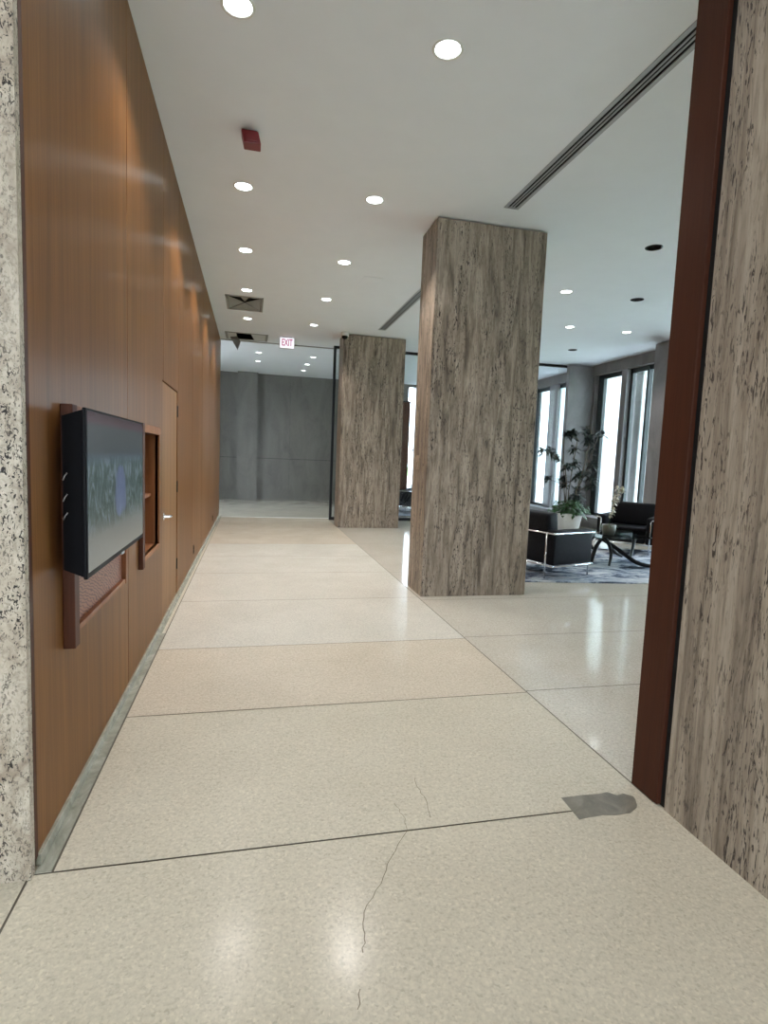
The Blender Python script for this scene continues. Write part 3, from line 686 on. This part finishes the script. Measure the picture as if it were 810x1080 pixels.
# glass table on branch-like legs
tb = empty('coffee_table', (5.55, 7.6, .013), 'low glass coffee table on curved black branch legs', 'coffee table')
q = MB(); cx, cy = 5.60, 7.62; n = 40; pts = []
for k in range(n):
    a = 2*math.pi*k/n; ca, sa = math.cos(a), math.sin(a)
    ex = .5
    pts.append((cx+.72*math.copysign(abs(ca)**ex, ca), cy+.47*math.copysign(abs(sa)**ex, sa)))
q.prism(pts, .452, .468); part(q, 'tabletop', M['tglass'], tb)
def branch(pts, rad, nm='leg'):
    # smooth the polyline
    P = [Vector(p_) for p_ in pts]; R_ = list(rad)
    for _ in range(2):
        Q = [P[0]]; RQ = [R_[0]]
        for i in range(len(P)-1):
            Q += [P[i].lerp(P[i+1], .25), P[i].lerp(P[i+1], .75)]; RQ += [R_[i]*.75+R_[i+1]*.25, R_[i]*.25+R_[i+1]*.75]
        P = Q+[P[-1]]; R_ = RQ+[R_[-1]]
    part(MB().tube(P, R_, 10), nm, M['frame_black'], tb)
branch([(5.26, 7.56, .45), (5.30, 7.45, .36), (5.30, 7.36, .2), (5.22, 7.29, .034)], [.022, .028, .026, .016])
branch([(5.13, 7.62, .44), (5.32, 7.54, .37), (5.56, 7.40, .18), (5.70, 7.28, .06), (5.92, 7.17, .036), (6.05, 7.12, .034)], [.018, .028, .032, .032, .024, .012])
branch([(5.86, 7.62, .45), (5.83, 7.58, .34), (5.74, 7.48, .20), (5.62, 7.36, .14)], [.018, .022, .022, .024])
branch([(5.98, 7.74, .45), (5.92, 7.66, .36), (5.84, 7.58, .30), (5.80, 7.54, .24)], [.014, .018, .018, .018])
branch([(5.05, 7.50, .034), (5.09, 7.52, .15), (5.16, 7.55, .30), (5.28, 7.58, .42), (5.36, 7.62, .452)], [.03, .032, .03, .024, .016])
branch([(4.98, 7.70, .45), (5.06, 7.64, .36), (5.12, 7.56, .24)], [.012, .018, .022])
branch([(5.5, 7.86, .45), (5.6, 7.9, .3), (5.8, 8.0, .12), (6.0, 8.06, .034)], [.018, .026, .028, .016])
branch([(5.35, 7.84, .45), (5.28, 7.92, .3), (5.15, 8.0, .12), (5.02, 8.04, .034)], [.018, .026, .028, .016])
branch([(5.30, 7.54, .38), (5.40, 7.66, .37), (5.52, 7.86, .42)], [.018, .02, .018], 'stretcher')

# objects on the table
r = empty('orchid', (5.36, 7.56, .468), 'white orchid in a grey pot on the glass table', 'potted plant')
part(MB().lathe((5.36, 7.56, .468), [(.0, .0), (.085, .0), (.10, .06), (.102, .15), (.098, .155), (.09, .15), (.088, .12), (.0, .12)], 28), 'pot', M['vase'], r)
stems = [[(5.36, 7.56, .58), (5.38, 7.57, .80), (5.42, 7.58, 1.02), (5.49, 7.58, 1.17), (5.53, 7.58, 1.14)], [(5.35, 7.55, .58), (5.36, 7.54, .75), (5.38, 7.53, .92), (5.44, 7.52, 1.00)]]
for s in stems: part(MB().tube(s, .005, 6), 'stem', M['ivy'], r)
q = MB()
for k in range(6):
    a = k*1.05; q.leaf((5.36, 7.56, .59), (math.cos(a), math.sin(a), .5), .17, .05, .5)
part(q, 'leaves', M['ivy'], r)
q = MB()
def flower(c0, d0, s=.05):
    d0 = Vector(d0).normalized(); u = d0.cross(Vector((0, 0, 1))).normalized(); v = u.cross(d0)
    for k in range(5):
        a = k*math.tau/5+.3; di = u*math.cos(a)+v*math.sin(a)
        q.leaf(c0, di+d0*.25, s, s*.85, .1)
for s, lo_, n in ((stems[0], 1, 11), (stems[1], 1, 6)):
    for k in range(n):
        u = lo_+(len(s)-1-lo_)*k/(n-1); i = min(int(u), len(s)-2); pt = Vector(s[i]).lerp(Vector(s[i+1]), u-i)
        flower(pt+Vector((random.uniform(-.04, .04), random.uniform(-.04, .0), random.uniform(-.02, .02))), (random.uniform(-.7, .5), -1, random.uniform(-.2, .3)), .055)
part(q, 'blossoms', M['petal'], r)
r = empty('glass_box', (5.60, 7.52, .468), 'clear square glass dish on the table beside the orchid', 'glass dish')
q = MB()
a0, a1, b0, b1 = 5.49, 5.70, 7.44, 7.58
q.box(a0, a1, b0, b1, .468, .476).box(a0, a0+.008, b0, b1, .476, .55).box(a1-.008, a1, b0, b1, .476, .55).box(a0+.008, a1-.008, b0, b0+.008, .476, .55).box(a0+.008, a1-.008, b1-.008, b1, .476, .55)
part(q, 'dish', M['tglass'], r)

# potted tree
PT = Vector((6.96, 11.3, 0))
pl = empty('potted_tree', PT, 'tall leafy plant in a round pale planter by the window column', 'potted plant')
q = MB().lathe((0, 0, 0), [(.0, .0), (.20, .0), (.215, .01), (.295, .40), (.305, .43), (.30, .44), (.285, .435), (.28, .39), (.0, .39)], 40); q.build('planter', M['pot'], pl)
MB().lathe((0, 0, 0), [(.0, .385), (.279, .385), (.276, .398), (.0, .402)], 32).build('soil', M['soil'], pl)
CL = [(-.17, 2.21), (.09, 2.13), (.4, 2.31), (.71, 2.25), (.37, 2.05), (.08, 1.87), (.56, 1.85), (-.61, 1.78), (-.42, 1.64), (-.2, 1.49), (.05, 1.55), (.56, 1.54), (-.49, 1.18), (-.13, 1.19), (.1, 1.27), (.42, 1.28), (-.06, 1.07), (.38, 1.08), (.18, .94), (.09, .79), (.28, .75), (.26, 1.32), (-.71, 1.79), (.3, 2.14), (-.28, 2.16), (-.05, 2.18)]
ST = [[(-.05, 0, .39), (-.03, .02, .9), (.02, .03, 1.4), (.08, .03, 1.87), (.09, .0, 2.1)],
      [(.03, -.03, .39), (.12, -.05, .95), (.26, -.05, 1.45), (.36, -.04, 2.0), (.40, -.03, 2.28)],
      [(.07, .06, .39), (.22, .10, .95), (.42, .14, 1.3), (.56, .15, 1.75), (.70, .14, 2.2)],
      [(-.10, -.04, .39), (-.16, -.08, 1.1), (-.24, -.10, 1.5), (-.44, -.12, 1.65), (-.66, -.12, 1.8)],
      [(-.02, .08, .39), (-.08, .14, 1.0), (-.12, .16, 1.6), (-.17, .16, 2.2)]]
for s in ST: MB().tube(s, [.016, .014, .012, .010, .007], 7).build('stem', M['bark'], pl)
q = MB()
allp = [Vector(p_) for s in ST for p_ in s]
for (x_, z_) in CL:
    dep = random.uniform(-.22, .22); cpt = Vector((x_, dep, z_))
    near = min(allp, key=lambda p_: (p_-cpt).length+max(0, p_.z-cpt.z)*2)
    MB().tube([near, near.lerp(cpt, .5)+Vector((0, 0, -.02)), cpt], [.007, .006, .004], 5).build('twig', M['bark'], pl)
    for k in range(34):
        a = random.uniform(0, 6.28); el = random.uniform(-.5, .9)
        dvec = (math.cos(a), math.sin(a), el)
        q.leaf(cpt+Vector((random.uniform(-.05, .05), random.uniform(-.05, .05), random.uniform(-.06, .06))), dvec, random.uniform(.12, .21), .052, random.uniform(.1, .5))
q.build('foliage', M['leaf'], pl)
q = MB()
for k in range(330):
    a = random.uniform(0, 6.28); rr = random.uniform(.05, .40)
    q.leaf((rr*math.cos(a), rr*math.sin(a), .42+random.uniform(0, .34)*(1-rr)+(-.03 if rr > .3 else .02)), (math.cos(a+random.uniform(-1, 1)), math.sin(a+random.uniform(-1, 1)), random.uniform(-.4, .7)), random.uniform(.08, .13), .07, .5)
q.build('ivy', M['ivy'], pl)
dup(pl, (5.4, 17.6, 0), 1.3, 'tall leafy plant in a pale planter beyond the glass partition')

# ------------------------------------------------------------------ camera, world, view
f_px, pi_, ro, ya = 593.375, -0.09555, 0.03984, 0.23378
cy_, sy_ = math.cos(ya), math.sin(ya)
fw = Vector((sy_, cy_, 0)); rt = Vector((cy_, -sy_, 0)); up = Vector((0, 0, 1))
f2 = fw*math.cos(pi_)+up*math.sin(pi_); u2 = up*math.cos(pi_)-fw*math.sin(pi_)
rt3 = rt*math.cos(ro)+u2*math.sin(ro); u3 = u2*math.cos(ro)-rt*math.sin(ro)
cam = bpy.data.cameras.new('camera'); co = bpy.data.objects.new('camera', cam); COL.objects.link(co)
mw = Matrix((rt3, u3, -f2)).transposed().to_4x4(); mw.translation = (0, 0, 1.5); co.matrix_world = mw
cam.sensor_fit = 'VERTICAL'; cam.sensor_height = 36; cam.lens = f_px/1080*36; cam.clip_start = .05
SC.camera = co
wld = bpy.data.worlds.new('overcast'); SC.world = wld; wld.use_nodes = True
bg = wld.node_tree.nodes['Background']; bg.inputs[0].default_value = (.77, .89, 1.0, 1); bg.inputs[1].default_value = 15.5
SC.view_settings.view_transform = 'Standard'; SC.view_settings.look = 'None'; SC.view_settings.gamma = 1
SC.view_settings.use_curve_mapping = False; SC.view_settings.exposure = 0.0
SC.cycles.max_bounces = 10; SC.cycles.diffuse_bounces = 5; SC.cycles.glossy_bounces = 4; SC.cycles.transparent_max_bounces = 12
SC.cycles.sample_clamp_indirect = 6; SC.cycles.caustics_reflective = False; SC.cycles.caustics_refractive = False
SC.cycles.use_denoising = True
